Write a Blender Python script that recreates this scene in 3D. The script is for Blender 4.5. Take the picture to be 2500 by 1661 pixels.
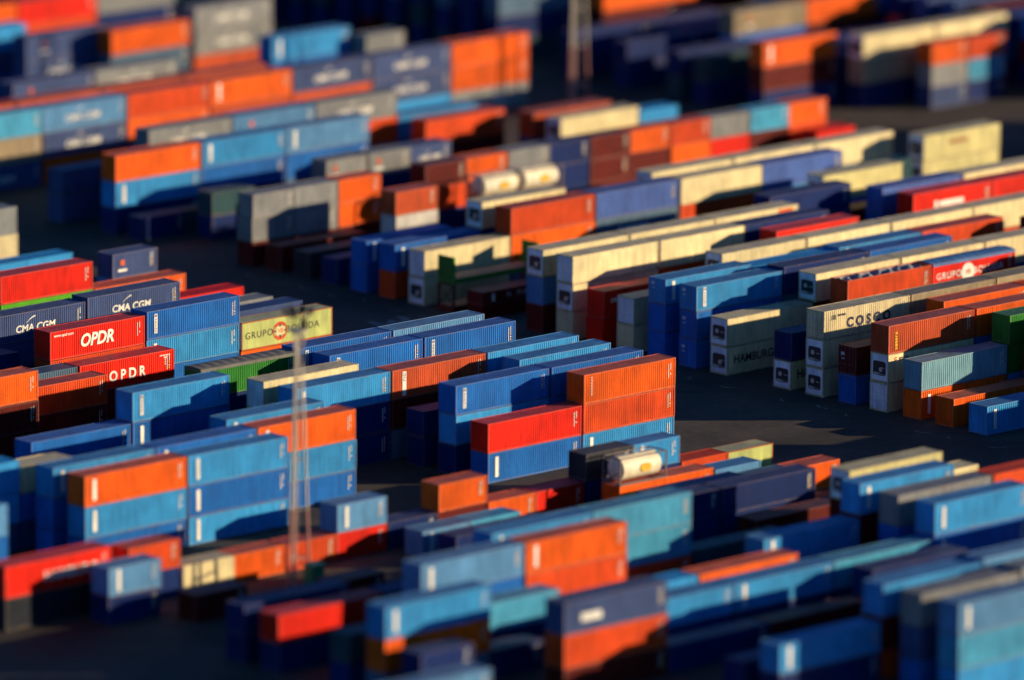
import bpy, math, random
from mathutils import Matrix, Vector
R = math.radians
scene = bpy.context.scene
for o in list(bpy.data.objects): bpy.data.objects.remove(o)

# ------------------------------------------------------------ camera, light
A = 0.7575118                 # heading of the long axis of the stacks
PITCH, ROLL, HC = 0.2126990, 0.0082657, 176.95
RP, BAY, TH = 4.4905, 12.5, 2.92
U0, W0 = 567.5195, 549.7453   # yard origin
UX, UY = math.cos(A), math.sin(A)
WX, WY = -math.sin(A), math.cos(A)
def world(u, w, z=0.0):
    return Vector((UX*(U0+u)+WX*(W0+w), UY*(U0+u)+WY*(W0+w), z))
fwd = Vector((0, math.cos(PITCH), -math.sin(PITCH)))
up0 = Vector((0, math.sin(PITCH), math.cos(PITCH)))
rt0 = Vector((1, 0, 0))
rt = rt0*math.cos(ROLL)+up0*math.sin(ROLL)
up = -rt0*math.sin(ROLL)+up0*math.cos(ROLL)
FPX = 19976.354
def project(p):
    d = p-Vector((0, 0, HC)); q = d.dot(fwd)
    return (1250+FPX*d.dot(rt)/q, 830.5-FPX*d.dot(up)/q)
cam_d = bpy.data.cameras.new('camera')
cam = bpy.data.objects.new('camera', cam_d); scene.collection.objects.link(cam)
cam.matrix_world = Matrix(((rt.x, up.x, -fwd.x, 0), (rt.y, up.y, -fwd.y, 0), (rt.z, up.z, -fwd.z, HC), (0, 0, 0, 1)))
cam_d.sensor_width = 72; cam_d.lens = FPX*72/2500
cam_d.clip_start = 5; cam_d.clip_end = 20000
cam_d.dof.use_dof = True
cam_d.dof.focus_distance = 801
cam_d.dof.aperture_fstop = (cam_d.lens/1000)/6.8
scene.camera = cam

SUN_EL = R(11.8)
PHI = R(49)                    # from the face normal of the long sides, towards the far end
nx, ny = math.sin(A), -math.cos(A)
hx = math.cos(PHI)*nx+math.sin(PHI)*UX; hy = math.cos(PHI)*ny+math.sin(PHI)*UY
sun_dir = Vector((hx*math.cos(SUN_EL), hy*math.cos(SUN_EL), math.sin(SUN_EL)))
sd = bpy.data.lights.new('sun', 'SUN'); so = bpy.data.objects.new('sun', sd); scene.collection.objects.link(so)
sd.energy = 5.0; sd.angle = R(0.5); sd.color = (1.0, 0.80, 0.52)
so.rotation_euler = sun_dir.to_track_quat('Z', 'Y').to_euler()
world_ = bpy.data.worlds.new('World'); scene.world = world_; world_.use_nodes = True
nt = world_.node_tree; nt.nodes.clear()
wo = nt.nodes.new('ShaderNodeOutputWorld'); bg = nt.nodes.new('ShaderNodeBackground'); sky = nt.nodes.new('ShaderNodeTexSky')
sky.sky_type = 'NISHITA'; sky.sun_disc = False; sky.sun_elevation = SUN_EL
sky.sun_rotation = math.atan2(sun_dir.x, sun_dir.y); sky.air_density = 1.0; sky.dust_density = 0.0; sky.ozone_density = 8.0
bg.inputs['Strength'].default_value = 0.075
nt.links.new(sky.outputs[0], bg.inputs[0]); nt.links.new(bg.outputs[0], wo.inputs[0])
vs = scene.view_settings
vs.view_transform = 'Standard'; vs.look = 'None'; vs.gamma = 1.0; vs.use_curve_mapping = False
vs.exposure = 0.72
scene.cycles.max_bounces = 5; scene.cycles.diffuse_bounces = 3; scene.cycles.glossy_bounces = 2

# ------------------------------------------------------------ materials
class N:
    def __init__(s, name):
        s.m = bpy.data.materials.new(name); s.m.use_nodes = True
        s.t = s.m.node_tree; s.b = s.t.nodes['Principled BSDF']
    def n(s, k, **kw):
        x = s.t.nodes.new(k)
        for a, v in kw.items():
            if a in ('op',): x.operation = v
            elif a in ('blend',): x.blend_type = v
            else: setattr(x, a, v)
        return x
    def l(s, a, b): s.t.links.new(a, b)
    def mix(s, f, a, b, blend='MIX'):
        x = s.n('ShaderNodeMixRGB', blend=blend)
        for i, v in enumerate((f, a, b)):
            if hasattr(v, 'is_output') or isinstance(v, bpy.types.NodeSocket): s.l(v, x.inputs[i])
            elif isinstance(v, (int, float)): x.inputs[i].default_value = v
            else: x.inputs[i].default_value = (*v, 1)
        return x.outputs[0]
    def noise(s, vec, scale, det=3, rough=.55):
        x = s.n('ShaderNodeTexNoise'); x.inputs['Scale'].default_value = scale
        x.inputs['Detail'].default_value = det; x.inputs['Roughness'].default_value = rough
        if vec is not None: s.l(vec, x.inputs['Vector'])
        return x.outputs[0]
    def ramp(s, v, a, b, c0=(0, 0, 0), c1=(1, 1, 1)):
        x = s.n('ShaderNodeValToRGB'); s.l(v, x.inputs[0])
        x.color_ramp.elements[0].position = a; x.color_ramp.elements[1].position = b
        x.color_ramp.elements[0].color = (*c0, 1); x.color_ramp.elements[1].color = (*c1, 1)
        return x.outputs[0]
    def objvec(s, sc=(1, 1, 1)):
        tc = s.n('ShaderNodeTexCoord'); oi = s.n('ShaderNodeObjectInfo')
        mp = s.n('ShaderNodeMapping'); mp.inputs['Scale'].default_value = sc
        s.l(tc.outputs['Object'], mp.inputs[0])
        ml = s.n('ShaderNodeMath', op='MULTIPLY'); s.l(oi.outputs['Random'], ml.inputs[0]); ml.inputs[1].default_value = 97.0
        ad = s.n('ShaderNodeVectorMath', op='ADD'); s.l(mp.outputs[0], ad.inputs[0]); s.l(ml.outputs[0], ad.inputs[1])
        return ad.outputs[0], oi
def paint(name, rust=.64, gain=1.0, dust=0.0, dustcol=(.30, .28, .26), rough=.45, specks=False, spec=.16):
    g = N(name)
    v, oi = g.objvec(); v2, _ = g.objvec((1.2, 1.2, .22))
    col = oi.outputs['Color']
    streak = g.ramp(g.noise(v2, 1.6, 4), .3, .72, (.66, .67, .70), (1.14, 1.11, 1.08))
    c = g.mix(.75, col, streak, 'MULTIPLY')
    fade = g.ramp(g.noise(v, .33, 3, .5), .32, .68, (.74, .74, .76), (1.16, 1.14, 1.12)); c = g.mix(.8, c, fade, 'MULTIPLY')
    v4, _ = g.objvec((2.2, 2.2, .30)); c = g.mix(g.ramp(g.noise(v4, 2.4, 5, .7), .60, .74, (0, 0, 0), (.42, .40, .38)), c, (.16, .10, .07))
    c = g.mix(g.ramp(g.noise(v, 5.5, 5, .65), rust, rust+.1, (0, 0, 0), (.85, .85, .85)), c, (.20, .085, .035))
    if dust:
        c = g.mix(dust, c, dustcol)
        c = g.mix(.6, c, g.ramp(g.noise(v, .55, 4, .6), .3, .7, (.62, .62, .64), (1.15, 1.13, 1.1)), 'MULTIPLY')
        v3, _ = g.objvec((.25, 3.0, 1))
        c = g.mix(.45, c, g.ramp(g.noise(v3, 1.4, 3), .35, .65, (.6, .6, .62), (1.2, 1.2, 1.2)), 'MULTIPLY')
    if specks:
        c = g.mix(g.ramp(g.noise(v, 9, 2, .4), .70, .73), c, (.75, .72, .66))
    g.l(c, g.b.inputs['Base Color'])
    g.b.inputs['Roughness'].default_value = rough
    g.b.inputs['Specular IOR Level'].default_value = spec
    return g.m
M = {}
M['paint'] = paint('container_paint')
M['frame'] = paint('container_frame_paint', rust=.52, rough=.5)
M['roof'] = paint('container_roof_paint', rust=.64, dust=.30, dustcol=(.17, .17, .20), rough=.55, specks=True, spec=.16)
M['smooth'] = paint('reefer_panel', rust=.70, rough=.38)
M['smoothroof'] = paint('reefer_roof', rust=.68, dust=.55, dustcol=(.26, .23, .20), rough=.5, specks=False, spec=.2)
M['decal'] = paint('decal_vinyl', rust=.9, rough=.5)
M['tarp'] = paint('tarpaulin_cloth', rust=.95, dust=.12, rough=.6)
def plain(name, col, rough=.5, metal=0., var=.25, scale=2.):
    g = N(name); v, oi = g.objvec()
    c = g.mix(var, col, g.ramp(g.noise(v, scale, 4), .3, .7, tuple(x*.55 for x in col), tuple(min(1, x*1.4) for x in col)))
    g.l(c, g.b.inputs['Base Color']); g.b.inputs['Roughness'].default_value = rough; g.b.inputs['Metallic'].default_value = metal
    return g.m
M['dark'] = plain('dark_steel', (.012, .013, .016), .5)
M['steel'] = plain('galvanised_steel', (.55, .48, .37), .45, .1)
M['redsteel'] = plain('red_painted_steel', (.42, .17, .13), .5)
M['lampglass'] = plain('lamp_glass', (.75, .62, .40), .15, 0, .1)
M['wood'] = plain('plank_floor', (.22, .16, .12), .7, 0, .6, 3)
M['line'] = plain('road_paint', (.20, .20, .20), .8, 0, .9, 1.2)
# asphalt
g = N('asphalt'); tc = g.n('ShaderNodeTexCoord')
n1 = g.noise(tc.outputs['Object'], .06, 5, .6); n2 = g.noise(tc.outputs['Object'], .9, 4, .6)
c = g.ramp(n1, .35, .68, (.038, .033, .029), (.095, .078, .062))
c = g.mix(.5, c, g.ramp(n2, .3, .7, (.55, .55, .55), (1.25, 1.25, 1.25)), 'MULTIPLY')
w1 = g.n('ShaderNodeMapping'); w1.inputs['Scale'].default_value = (.05, .6, 1); w1.inputs['Rotation'].default_value = (0, 0, -A-R(90))
g.l(tc.outputs['Object'], w1.inputs[0])
c = g.mix(g.ramp(g.noise(w1.outputs[0], 1.0, 3), .58, .66, (0, 0, 0), (.5, .5, .5)), c, (.022, .021, .022))
g.l(c, g.b.inputs['Base Color']); g.b.inputs['Roughness'].default_value = .8; g.b.inputs['Specular IOR Level'].default_value = .2
M['asphalt'] = g.m

# ------------------------------------------------------------ mesh helpers
class MB:
    def __init__(s): s.v = []; s.f = []; s.m = []
    def q(s, *p, m=0):
        i = len(s.v); s.v += [tuple(x) for x in p]; s.f.append(tuple(range(i, i+len(p)))); s.m.append(m); return s
    def box(s, x0, y0, z0, x1, y1, z1, m=0):
        P = [(x0, y0, z0), (x1, y0, z0), (x1, y1, z0), (x0, y1, z0), (x0, y0, z1), (x1, y0, z1), (x1, y1, z1), (x0, y1, z1)]
        for a in ((3, 2, 1, 0), (4, 5, 6, 7), (0, 1, 5, 4), (1, 2, 6, 5), (2, 3, 7, 6), (3, 0, 4, 7)): s.q(*[P[k] for k in a], m=m)
        return s
    def bar(s, a, b, r, n=6, r2=None, m=0):
        a = Vector(a); b = Vector(b); d = (b-a).normalized()
        x = d.orthogonal().normalized(); y = d.cross(x); r2 = r if r2 is None else r2
        ca = [a+(x*math.cos(2*math.pi*k/n)+y*math.sin(2*math.pi*k/n))*r for k in range(n)]
        cb = [b+(x*math.cos(2*math.pi*k/n)+y*math.sin(2*math.pi*k/n))*r2 for k in range(n)]
        for k in range(n): s.q(ca[k], ca[(k+1) % n], cb[(k+1) % n], cb[k], m=m)
        s.q(*ca[::-1], m=m); s.q(*cb, m=m); return s
    def mesh(s, name, mats, smooth=False):
        me = bpy.data.meshes.new(name); me.from_pydata([tuple(v) for v in s.v], [], s.f)
        for k in (mats if isinstance(mats, (list, tuple)) else [mats]): me.materials.append(M[k])
        for p, mi in zip(me.polygons, s.m): p.material_index = mi; p.use_smooth = smooth
        me.update(); return me
col = scene.collection
def link(name, me, parent=None, color=None, loc=None, rot=None, mat=None):
    o = bpy.data.objects.new(name, me); col.objects.link(o)
    if parent is not None: o.parent = parent
    if loc is not None: o.location = loc
    if rot is not None: o.rotation_euler = rot
    if mat is not None: o.matrix_local = mat
    if color is not None: o.color = (*color, 1)
    return o
def empty(name, loc, rz=0):
    o = bpy.data.objects.new(name, None); col.objects.link(o); o.location = loc; o.rotation_euler = (0, 0, rz); o.empty_display_size = .5
    return o
def tag(o, label=None, cat=None, group=None, kind=None):
    if label: o['label'] = label
    if cat: o['category'] = cat
    if group: o['group'] = group
    if kind: o['kind'] = kind

# ------------------------------------------------------------ container meshes
W = 2.44
LEN = {4: 12.19, 2: 6.06}
def corr(mb, x0, x1, z0, z1, n, y, d, sgn, m=0):
    """corrugated wall along x at y; sgn -1 faces -y; d depth into the box"""
    p = (x1-x0)/n; yo = y; yi = y-sgn*d
    pts = [(x0, yo)]
    for k in range(n):
        a = x0+k*p
        pts += [(a+p*.26, yo), (a+p*.5, yi), (a+p*.76, yi), (a+p, yo)]
    for (a, ya), (b, yb) in zip(pts, pts[1:]):
        if sgn < 0: mb.q((a, ya, z0), (b, yb, z0), (b, yb, z1), (a, ya, z1), m=m)
        else: mb.q((b, yb, z0), (a, ya, z0), (a, ya, z1), (b, yb, z1), m=m)
def corr_end(mb, x, z0, z1, y0, y1, n, d, m=0):
    p = (y1-y0)/n; pts = [(y0, x)]
    for k in range(n):
        a = y0+k*p; pts += [(a+p*.25, x), (a+p*.5, x+d), (a+p*.75, x+d), (a+p, x)]
    for (a, xa), (b, xb) in zip(pts, pts[1:]): mb.q((xb, b, z0), (xa, a, z0), (xa, a, z1), (xb, b, z1), m=m)
def frame_mesh(L, H, z0=0.0):
    b = MB(); p = .13
    for x in (0, L-p):
        for y in (0, W-.11): b.box(x, y, .16, x+p, y+.11, H-.12)
    for y in (.012, W-.092):
        b.box(p, y, .02, L-p, y+.08, .17); b.box(p, y, H-.10, L-p, y+.08, H-.012)
    for x in (.012, L-.112):
        b.box(x, .11, .02, x+.1, W-.11, .19); b.box(x, .11, H-.13, x+.1, W-.11, H-.012)
    return b
def casting_mesh(L, H):
    b = MB()
    for x in (-.004, L-.174):
        for y in (-.004, W-.158):
            for z in (0, H-.118): b.box(x, y, z, x+.178, y+.162, z+.118+.0)
    return b
def frame_full(L, H):
    b = frame_mesh(L, H); c_ = casting_mesh(L, H); i = len(b.v); b.v += c_.v; b.f += [tuple(k+i for k in f) for f in c_.f]; b.m += c_.m; return b
def walls_mesh(L, H, door_left, zt=None):
    b = MB(); n = 43 if L > 8 else 21; zt = zt or H-.095
    corr(b, .13, L-.13, .165, zt, n, .022, .042, -1); corr(b, .13, L-.13, .165, zt, n, W-.022, .042, 1)
    if not door_left: corr_end(b, .03, .185, H-.125, .11, W-.11, 9, .045)
    b.q((L-.05, .11, .185), (L-.05, W-.11, .185), (L-.05, W-.11, H-.125), (L-.05, .11, H-.125))
    b.q((.1, .1, .15), (.1, W-.1, .15), (L-.1, W-.1, .15), (L-.1, .1, .15))
    return b
def roof_mesh(L, H):
    b = MB(); n = 36 if L > 8 else 18; x0, x1 = .11, L-.11; p = (x1-x0)/n; pts = [(x0, H-.03)]
    for k in range(n):
        a = x0+k*p; pts += [(a+p*.3, H-.03), (a+p*.42, H-.048), (a+p*.85, H-.048), (a+p, H-.03)]
    for (a, za), (c_, zc) in zip(pts, pts[1:]): b.q((a, .09, za), (c_, .09, zc), (c_, W-.09, zc), (a, W-.09, za))
    return b
def smooth_walls(L, H):
    b = MB(); n = 20
    for k in range(n):
        x0 = .13+(L-.26)*k/n; x1 = .13+(L-.26)*(k+1)/n-.02
        for y, s in ((.015, -1), (W-.015, 1)):
            P = [(x0, y, .165), (x1, y, .165), (x1, y, H-.09), (x0, y, H-.09)]
            b.q(*(P if s < 0 else P[::-1]))
            P = [(x1, y-s*.006, .165), (x1+.02, y-s*.006, .165), (x1+.02, y-s*.006, H-.09), (x1, y-s*.006, H-.09)]
            b.q(*(P if s < 0 else P[::-1]))
    b.q((L-.05, .11, .185), (L-.05, W-.11, .185), (L-.05, W-.11, H-.125), (L-.05, .11, H-.125))
    return b
def smooth_roof(L, H):
    b = MB(); n = 10
    for k in range(n):
        x0 = .11+(L-.22)*k/n; x1 = .11+(L-.22)*(k+1)/n
        b.box(x0+.004, .09, H-.06, x1-.01, W-.09, H-.02)
    return b
def door_mesh(H, side):
    b = MB(); y0 = .115 if side == 0 else W/2+.012; y1 = W/2-.012 if side == 0 else W-.115
    z0, z1 = .19, H-.13; b.box(.035, y0, z0, .07, y1, z1)
    n = 5
    for k in range(n):
        a = z0+.12+(z1-z0-.24)*k/n; c_ = a+(z1-z0-.24)/n*.55
        b.box(.018, y0+.1, a, .037, y1-.1, c_)
    return b
def bars_mesh(H, side):
    b = MB(); y0 = .115 if side == 0 else W/2+.012; y1 = y0+W/2-.127
    for f in (.27, .73):
        y = y0+(y1-y0)*f
        b.bar((-.002, y, .15), (-.002, y, H-.1), .018)
        for z in (.2, H*.35, H*.62, H-.2): b.box(-.02, y-.06, z-.03, .03, y+.06, z+.03)
        b.box(-.03, y-.02, 1.0, -.01, y+.33, 1.05)
    return b
def rounded(b, x, y0, y1, z0, z1, r, dep, mi, mo, n=5):
    """opening of a machine recess seen on the -x face: dark back, lighter rim"""
    P = []
    for cy, cz, a0 in ((y1-r, z1-r, 0), (y0+r, z1-r, 90), (y0+r, z0+r, 180), (y1-r, z0+r, 270)):
        for k in range(n+1):
            t = R(a0+90*k/n); P.append((cy+r*math.cos(t), cz+r*math.sin(t)))
    b.q(*[(x, y, z) for y, z in P][::-1], m=mi)
    N_ = len(P)
    for k in range(N_):
        (ya, za), (yb, zb) = P[k], P[(k+1) % N_]
        b.q((x-.003, ya, za), (x-.003, yb, zb), (x+dep, yb, zb), (x+dep, ya, za), m=mo)
MESH = {}
def get(key, fn):
    if key not in MESH: MESH[key] = fn()
    return MESH[key]
def unit_mesh(H):                       # refrigeration end: body panel with covers
    b = MB(); b.box(.03, .115, .19, .1, W-.115, H-.13)
    b.box(-.002, .16, H-.62, .028, W-.16, H-.17)
    b.box(-.006, .20, .22, .028, W-.20, .55)
    b.box(-.004, .17, .6, .028, .34, H-.7); b.box(-.004, W-.34, .6, .028, W-.17, H-.7)
    for z in (.26, .36, .46): b.box(-.016, .9, z, -.004, W-.4, z+.05)
    return b
def recess_mesh(H):
    b = MB(); rounded(b, -.012, .36, W-.36, .68, H-.80, .26, .04, 0, 0)
    return b
def fan_mesh(H, v):
    b = MB(); x = -.02
    cy, cz = (W*.60, H*.52) if v else (W*.42, H*.44)
    b.bar((x, cy, cz), (x-.02, cy, cz), .24, 14); b.bar((x-.02, cy, cz), (x-.035, cy, cz), .15, 12)
    b.box(x-.02, W*.5, .74, x, W*.78, .92); b.box(x-.015, .45, H*.5, x, W*.4, H*.5+.06); b.bar((x-.02, .5, .8), (x-.02, W-.5, .95), .03)
    return b

# palette: base colours
PAL = {
 'OR': (.84, .115, .003), 'RO': (.66, .065, .008), 'RD': (.80, .014, .002), 'BR': (.52, .075, .020), 'DR': (.13, .008, .006),
 'BL': (.006, .140, .50), 'LB': (.030, .285, .62), 'SB': (.095, .27, .50), 'TE': (.06, .34, .55), 'CY': (.06, .38, .60),
 'NV': (.050, .085, .22), 'SL': (.080, .15, .23), 'GR': (.25, .26, .26), 'CR': (.72, .61, .33), 'YC': (.42, .47, .16),
 'PU': (.075, .15, .46), 'GN': (.025, .21, .025), 'LG': (.11, .44, .015), 'WH': (.62, .60, .55), 'DB': (.001, .020, .13),  # DB kept darker than blue paint so sunlit boxes read as shaded
 'DG': (.03, .035, .045), 'TN': (.36, .28, .17), 'TM': (.02, .07, .085), 'YL': (.56, .50, .22), 'CC': (.64, .54, .31), 'PS': (.20, .42, .50), 'BK': (.015, .02, .03)}
CNAME = {'OR': 'orange', 'RO': 'red-orange', 'RD': 'bright red', 'BR': 'brick red', 'DR': 'dark maroon', 'BL': 'strong blue', 'LB': 'light blue',
 'SB': 'steel blue', 'TE': 'teal blue', 'CY': 'cyan', 'NV': 'slate navy', 'SL': 'slate grey', 'GR': 'grey', 'CR': 'cream white', 'YC': 'pale yellow-green',
 'PU': 'violet blue', 'GN': 'green', 'LG': 'lime green', 'WH': 'white', 'DB': 'dark blue', 'DG': 'dark grey', 'TN': 'tan', 'TM': 'dark green', 'YL': 'pale yellow', 'CC': 'sand grey', 'PS': 'pale blue', 'BK': 'black'}
WHITE = (.80, .78, .70); INK = (.035, .040, .06)

# ------------------------------------------------------------ lettering
TXT = {}
def text_mesh(s, size, bold=0.0, shear=0.0, sx=1.0, spacing=1.0, thick=.006):
    key = (s, size, bold, shear, sx, spacing)
    if key in TXT: return TXT[key]
    c = bpy.data.curves.new('lettering', 'FONT'); c.body = s; c.size = size; c.offset = bold; c.shear = shear
    c.space_character = spacing; c.extrude = thick/2; c.resolution_u = 3; c.align_x = 'CENTER'; c.align_y = 'CENTER'
    o = bpy.data.objects.new('tmp', c); col.objects.link(o)
    bpy.context.view_layer.update(); dg = bpy.context.evaluated_depsgraph_get()
    me = bpy.data.meshes.new_from_object(o.evaluated_get(dg)); me.name = 'lettering'
    for v in me.vertices: v.co.x *= sx
    me.materials.clear(); me.materials.append(M['decal'])
    bpy.data.objects.remove(o); bpy.data.curves.remove(c)
    TXT[key] = me; return me
FACE = Matrix(((1, 0, 0, 0), (0, 0, -1, 0), (0, 1, 0, 0), (0, 0, 0, 1)))       # xy plane -> side facing -y
ENDF = Matrix(((0, 0, -1, 0), (-1, 0, 0, 0), (0, 1, 0, 0), (0, 0, 0, 1)))      # xy plane -> end facing -x
def side_text(parent, s, x, z, size, color, rot=0, y=-.002, name='lettering', **kw):
    me = text_mesh(s, size, **kw)
    return link(name, me, parent, color, mat=Matrix.Translation((x, y, z)) @ FACE @ Matrix.Rotation(rot, 4, 'Z'))
def shape(parent, name, polys, color, x, z, y=-.002, th=.006):
    b = MB()
    for P in polys:
        F = [(px, -th, pz) for px, pz in P]; Bk = [(px, 0, pz) for px, pz in P]
        b.q(*F); n = len(P)
        for k in range(n): b.q(F[k], Bk[k], Bk[(k+1) % n], F[(k+1) % n])
    return link(name, b.mesh(name, 'decal'), parent, color, loc=(x, y, z))
def ring(cx, cz, r0, r1, a0, a1, n=10, sx=1.0):
    out = []
    for k in range(n):
        t0, t1 = R(a0+(a1-a0)*k/n), R(a0+(a1-a0)*(k+1)/n)
        out.append([(cx+sx*r0*math.cos(t0), cz+r0*math.sin(t0)), (cx+sx*r1*math.cos(t0), cz+r1*math.sin(t0)),
                    (cx+sx*r1*math.cos(t1), cz+r1*math.sin(t1)), (cx+sx*r0*math.cos(t1), cz+r0*math.sin(t1))])
    return out
def rect(x0, z0, x1, z1): return [(x0, z0), (x1, z0), (x1, z1), (x0, z1)]
def strip_mesh():
    b = MB(); b.box(-.21, -.005, -.98, .21, 0, .98); return b.mesh('logo_strip', 'decal')
def idm_mesh():
    b = MB(); b.box(-.22, -.004, -.75, -.15, 0, .62); b.box(.06, -.004, .05, .13, 0, .70); b.box(.02, -.004, -.42, .16, 0, -.30)
    return b.mesh('id_marking', 'decal')
def haz_mesh():
    b = MB()
    for z in (-.08, -.62): b.bar((.09, 0, z), (.09, -.005, z), .085, 10)
    return b.mesh('hazard_sticker', 'decal')
rnd = random.Random(7)

def logo_marks(t, mk, L, H, colr):
    if mk == 'w': link('logo_strip', get('strip', strip_mesh), t, WHITE, loc=(1.15, 0, H*.52))
    elif mk == 'arkas':
        link('logo_strip', get('strip', strip_mesh), t, WHITE, loc=(1.15, 0, H*.54))
        for k, ch in enumerate('ARKAS'): side_text(t, ch, 1.15, H*.54+.42-k*.30, .36, (.05, .09, .25), y=-.008, bold=.008)
        shape(t, 'emblem', [rect(-.14, -.10, -.06, .14), rect(.06, -.10, .14, .14), rect(-.06, -.10, .06, -.02), rect(-.03, .02, .03, .14)], (.05, .09, .25), 1.15, H*.54+.76, y=-.008)
    elif mk == 'uc':
        link('logo_strip', get('strip', strip_mesh), t, WHITE, loc=(1.55, 0, H*.50)).scale = (1.2, 1, 1.2)
        side_text(t, 'U', 1.55, H*.5+.85, .50, INK, y=-.009, bold=.012); side_text(t, 'C', 1.55, H*.5+.40, .50, INK, y=-.009, bold=.012)
    elif mk == 'tri':
        for k in range(7): shape(t, 'lettering', [rect(-.10, 0, .10, .05), rect(-.03, -.14, .03, 0)], WHITE, 1.0, H-.38-k*.27)
    elif mk == 'cma':
        k = 1.0 if L > 8 else .62
        side_text(t, 'CMA CGM', L*.47, H*.43, .98*k, WHITE, bold=.022, shear=.10, sx=1.12)
        P = []
        for i in range(9):
            a0, a1 = i/9, (i+1)/9
            f = lambda a: (-1.05+1.15*a, .06+.62*math.sin(a*1.45)); h0, h1 = f(a0), f(a1); th = .03+.10*a0; th1 = .03+.10*a1
            P.append([(h0[0], h0[1]-th), (h1[0], h1[1]-th1), (h1[0], h1[1]+th1*.2), (h0[0], h0[1]+th*.2)])
        shape(t, 'logo_swoosh', [[(x*k, z*k) for x, z in p] for p in P], WHITE, L*.47-.1, H*.43+.52*k)
    elif mk == 'opdr':
        side_text(t, 'OPDR', L*.49, H*.50, 1.75, WHITE, bold=.055, shear=.22, sx=.92)
        side_text(t, 'www.opdr.com', 1.75, H*.84, .40, WHITE, bold=.010, shear=.2)
    elif mk == 'opdr2':
        side_text(t, 'OPDR', L*.50, H*.42, 1.45, WHITE, bold=.05, sx=.92, spacing=1.55)
        shape(t, 'id_marking', [rect(-.7+.2*k, 0, -.58+.2*k, .13) for k in range(7)]+[rect(-.15, -.22, .2, -.1)]+[rect(-.04, -.45-.22*k, .05, -.3-.22*k) for k in range(3)], WHITE, L-1.2, H*.82)
    elif mk in ('boluda', 'boludaw'):
        cc = (.05, .045, .04) if mk == 'boluda' else WHITE
        side_text(t, 'GRUPO', 2.35, H*.50, 1.0, cc, bold=.004, spacing=1.18)
        side_text(t, 'BOLUDA', L-4.0, H*.50, 1.0, cc, bold=.004, spacing=1.18)
        x0, z0 = 5.15, H*.50
        if mk == 'boluda':
            shape(t, 'emblem', ring(0, 0, .62, .95, 35, 145)+ring(0, 0, .62, .95, 215, 325)+ring(0, 0, .82, .95, 145, 215)+ring(0, 0, .82, .95, -35, 35), (.55, .06, .01), x0, z0)
            shape(t, 'emblem', [rect(-.10, -.75, .10, .75), rect(-.8, -.09, .8, .09)], (.06, .03, .10), x0, z0, y=-.0085, th=.004)
            shape(t, 'emblem', [rect(-.52, -.42, .52, .42)], (.75, .68, .42), x0, z0, y=-.013, th=.004)
        else:
            shape(t, 'emblem', ring(0, 0, .0, .95, 0, 360, 20), WHITE, x0, z0)
        side_text(t, 'VB', x0, z0, .68, (.62, .20, .02), y=-.02, bold=.02, shear=.1, name='emblem_letters')
    elif mk == 'hamb': side_text(t, 'HAMBURG', 3.75, H*.52, 1.22, (.008, .01, .03), bold=.022, sx=.98)
    elif mk == 'cosco':
        side_text(t, 'COSCO', L*.52, H*.45, 1.35, (.006, .012, .07), bold=.055, spacing=1.55)
        shape(t, 'lettering', [rect(-.35+.25*k, 0, -.28+.25*k, .42) for k in range(3)]+[rect(-.5, -.06, .35, 0)]+[rect(.6+.22*k, .2, .74+.22*k, .42) for k in range(5)], INK, 1.4, H*.68)
    elif mk == 'cronos':
        for k, ch in enumerate('sonorc'): side_text(t, ch, 1.05, H*.46-.82+k*.31, .52, (.75, .60, .02), rot=R(90), bold=.018)
    elif mk == 'seaco':
        side_text(t, 'seaco', 2.15, H*.82, .60, INK, bold=.012); shape(t, 'emblem', ring(0, 0, .10, .19, 20, 340), (.55, .04, .01), 1.05, H*.82)
    elif mk == 'pini':
        side_text(t, 'N. PINI', 5.1, H*.5, .85, WHITE, bold=.0, spacing=1.35); shape(t, 'logo_panel', [rect(-.2, -.4, .2, .4)], WHITE, 1.5, H*.5)
    elif mk == 'dri': side_text(t, 'DRI', 1.5, H*.62, .62, WHITE, bold=.015)
    elif mk == 'ital':
        for side in (0,):
            for k, ch in enumerate('ITAL'):
                o = link('lettering', text_mesh(ch, .52, bold=.02), t, (.50, .02, .03), mat=Matrix.Translation((-.012, W*.66, H*.66-k*.42)) @ ENDF)
        shape(t, 'logo_panel', [rect(-.2, -.75, .2, .75)], (.5, .02, .03), 1.2, H*.45)
    elif mk == 'ww':
        side_text(t, 'n', L*.45, H*.5, .01, WHITE); 
        shape(t, 'logo_panel', [rect(-1.9, -.3, 1.9, .3), rect(-2.6, -.4, -2.1, .4)], WHITE, L*.48, H*.48)
    elif mk == 'wl': shape(t, 'logo_panel', [rect(-1.2, -.35, 1.2, .35)], WHITE, L*.26, H*.45)
    elif mk == 'wr': side_text(t, 'HAMBURG', L*.62, H*.45, 1.3, WHITE, bold=.02)
    elif mk == 'rd': shape(t, 'logo_stroke', [[(-1.4, -.28), (-.2, -.16), (-.2, .05), (-1.3, -.05)], [(-.2, -.16), (1.3, .06), (1.2, .22), (-.2, .05)], [(-.1, -.3), (.25, -.26), (.1, .0), (-.15, .0)]], (.60, .06, .02), L*.48, H*.60)
    elif mk == 'cl': # small orange logo
        shape(t, 'logo_panel', [rect(-.28, -.28, .28, .28)], (.60, .10, .02), L*.22, H*.62); shape(t, 'logo_panel', [rect(-.6, -.14, .6, .10)], WHITE, L*.22, H*.32)
    elif mk == 'br': shape(t, 'logo_panel', [rect(-1.5, -.22, 1.5, .22)], (.30, .12, .05), L*.45, H*.6)
    elif mk == 'op': shape(t, 'logo_panel', [rect(-1.05, -.5, 1.05, .5)], (.70, .12, .02), L*.93-1, H*.75)

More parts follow.
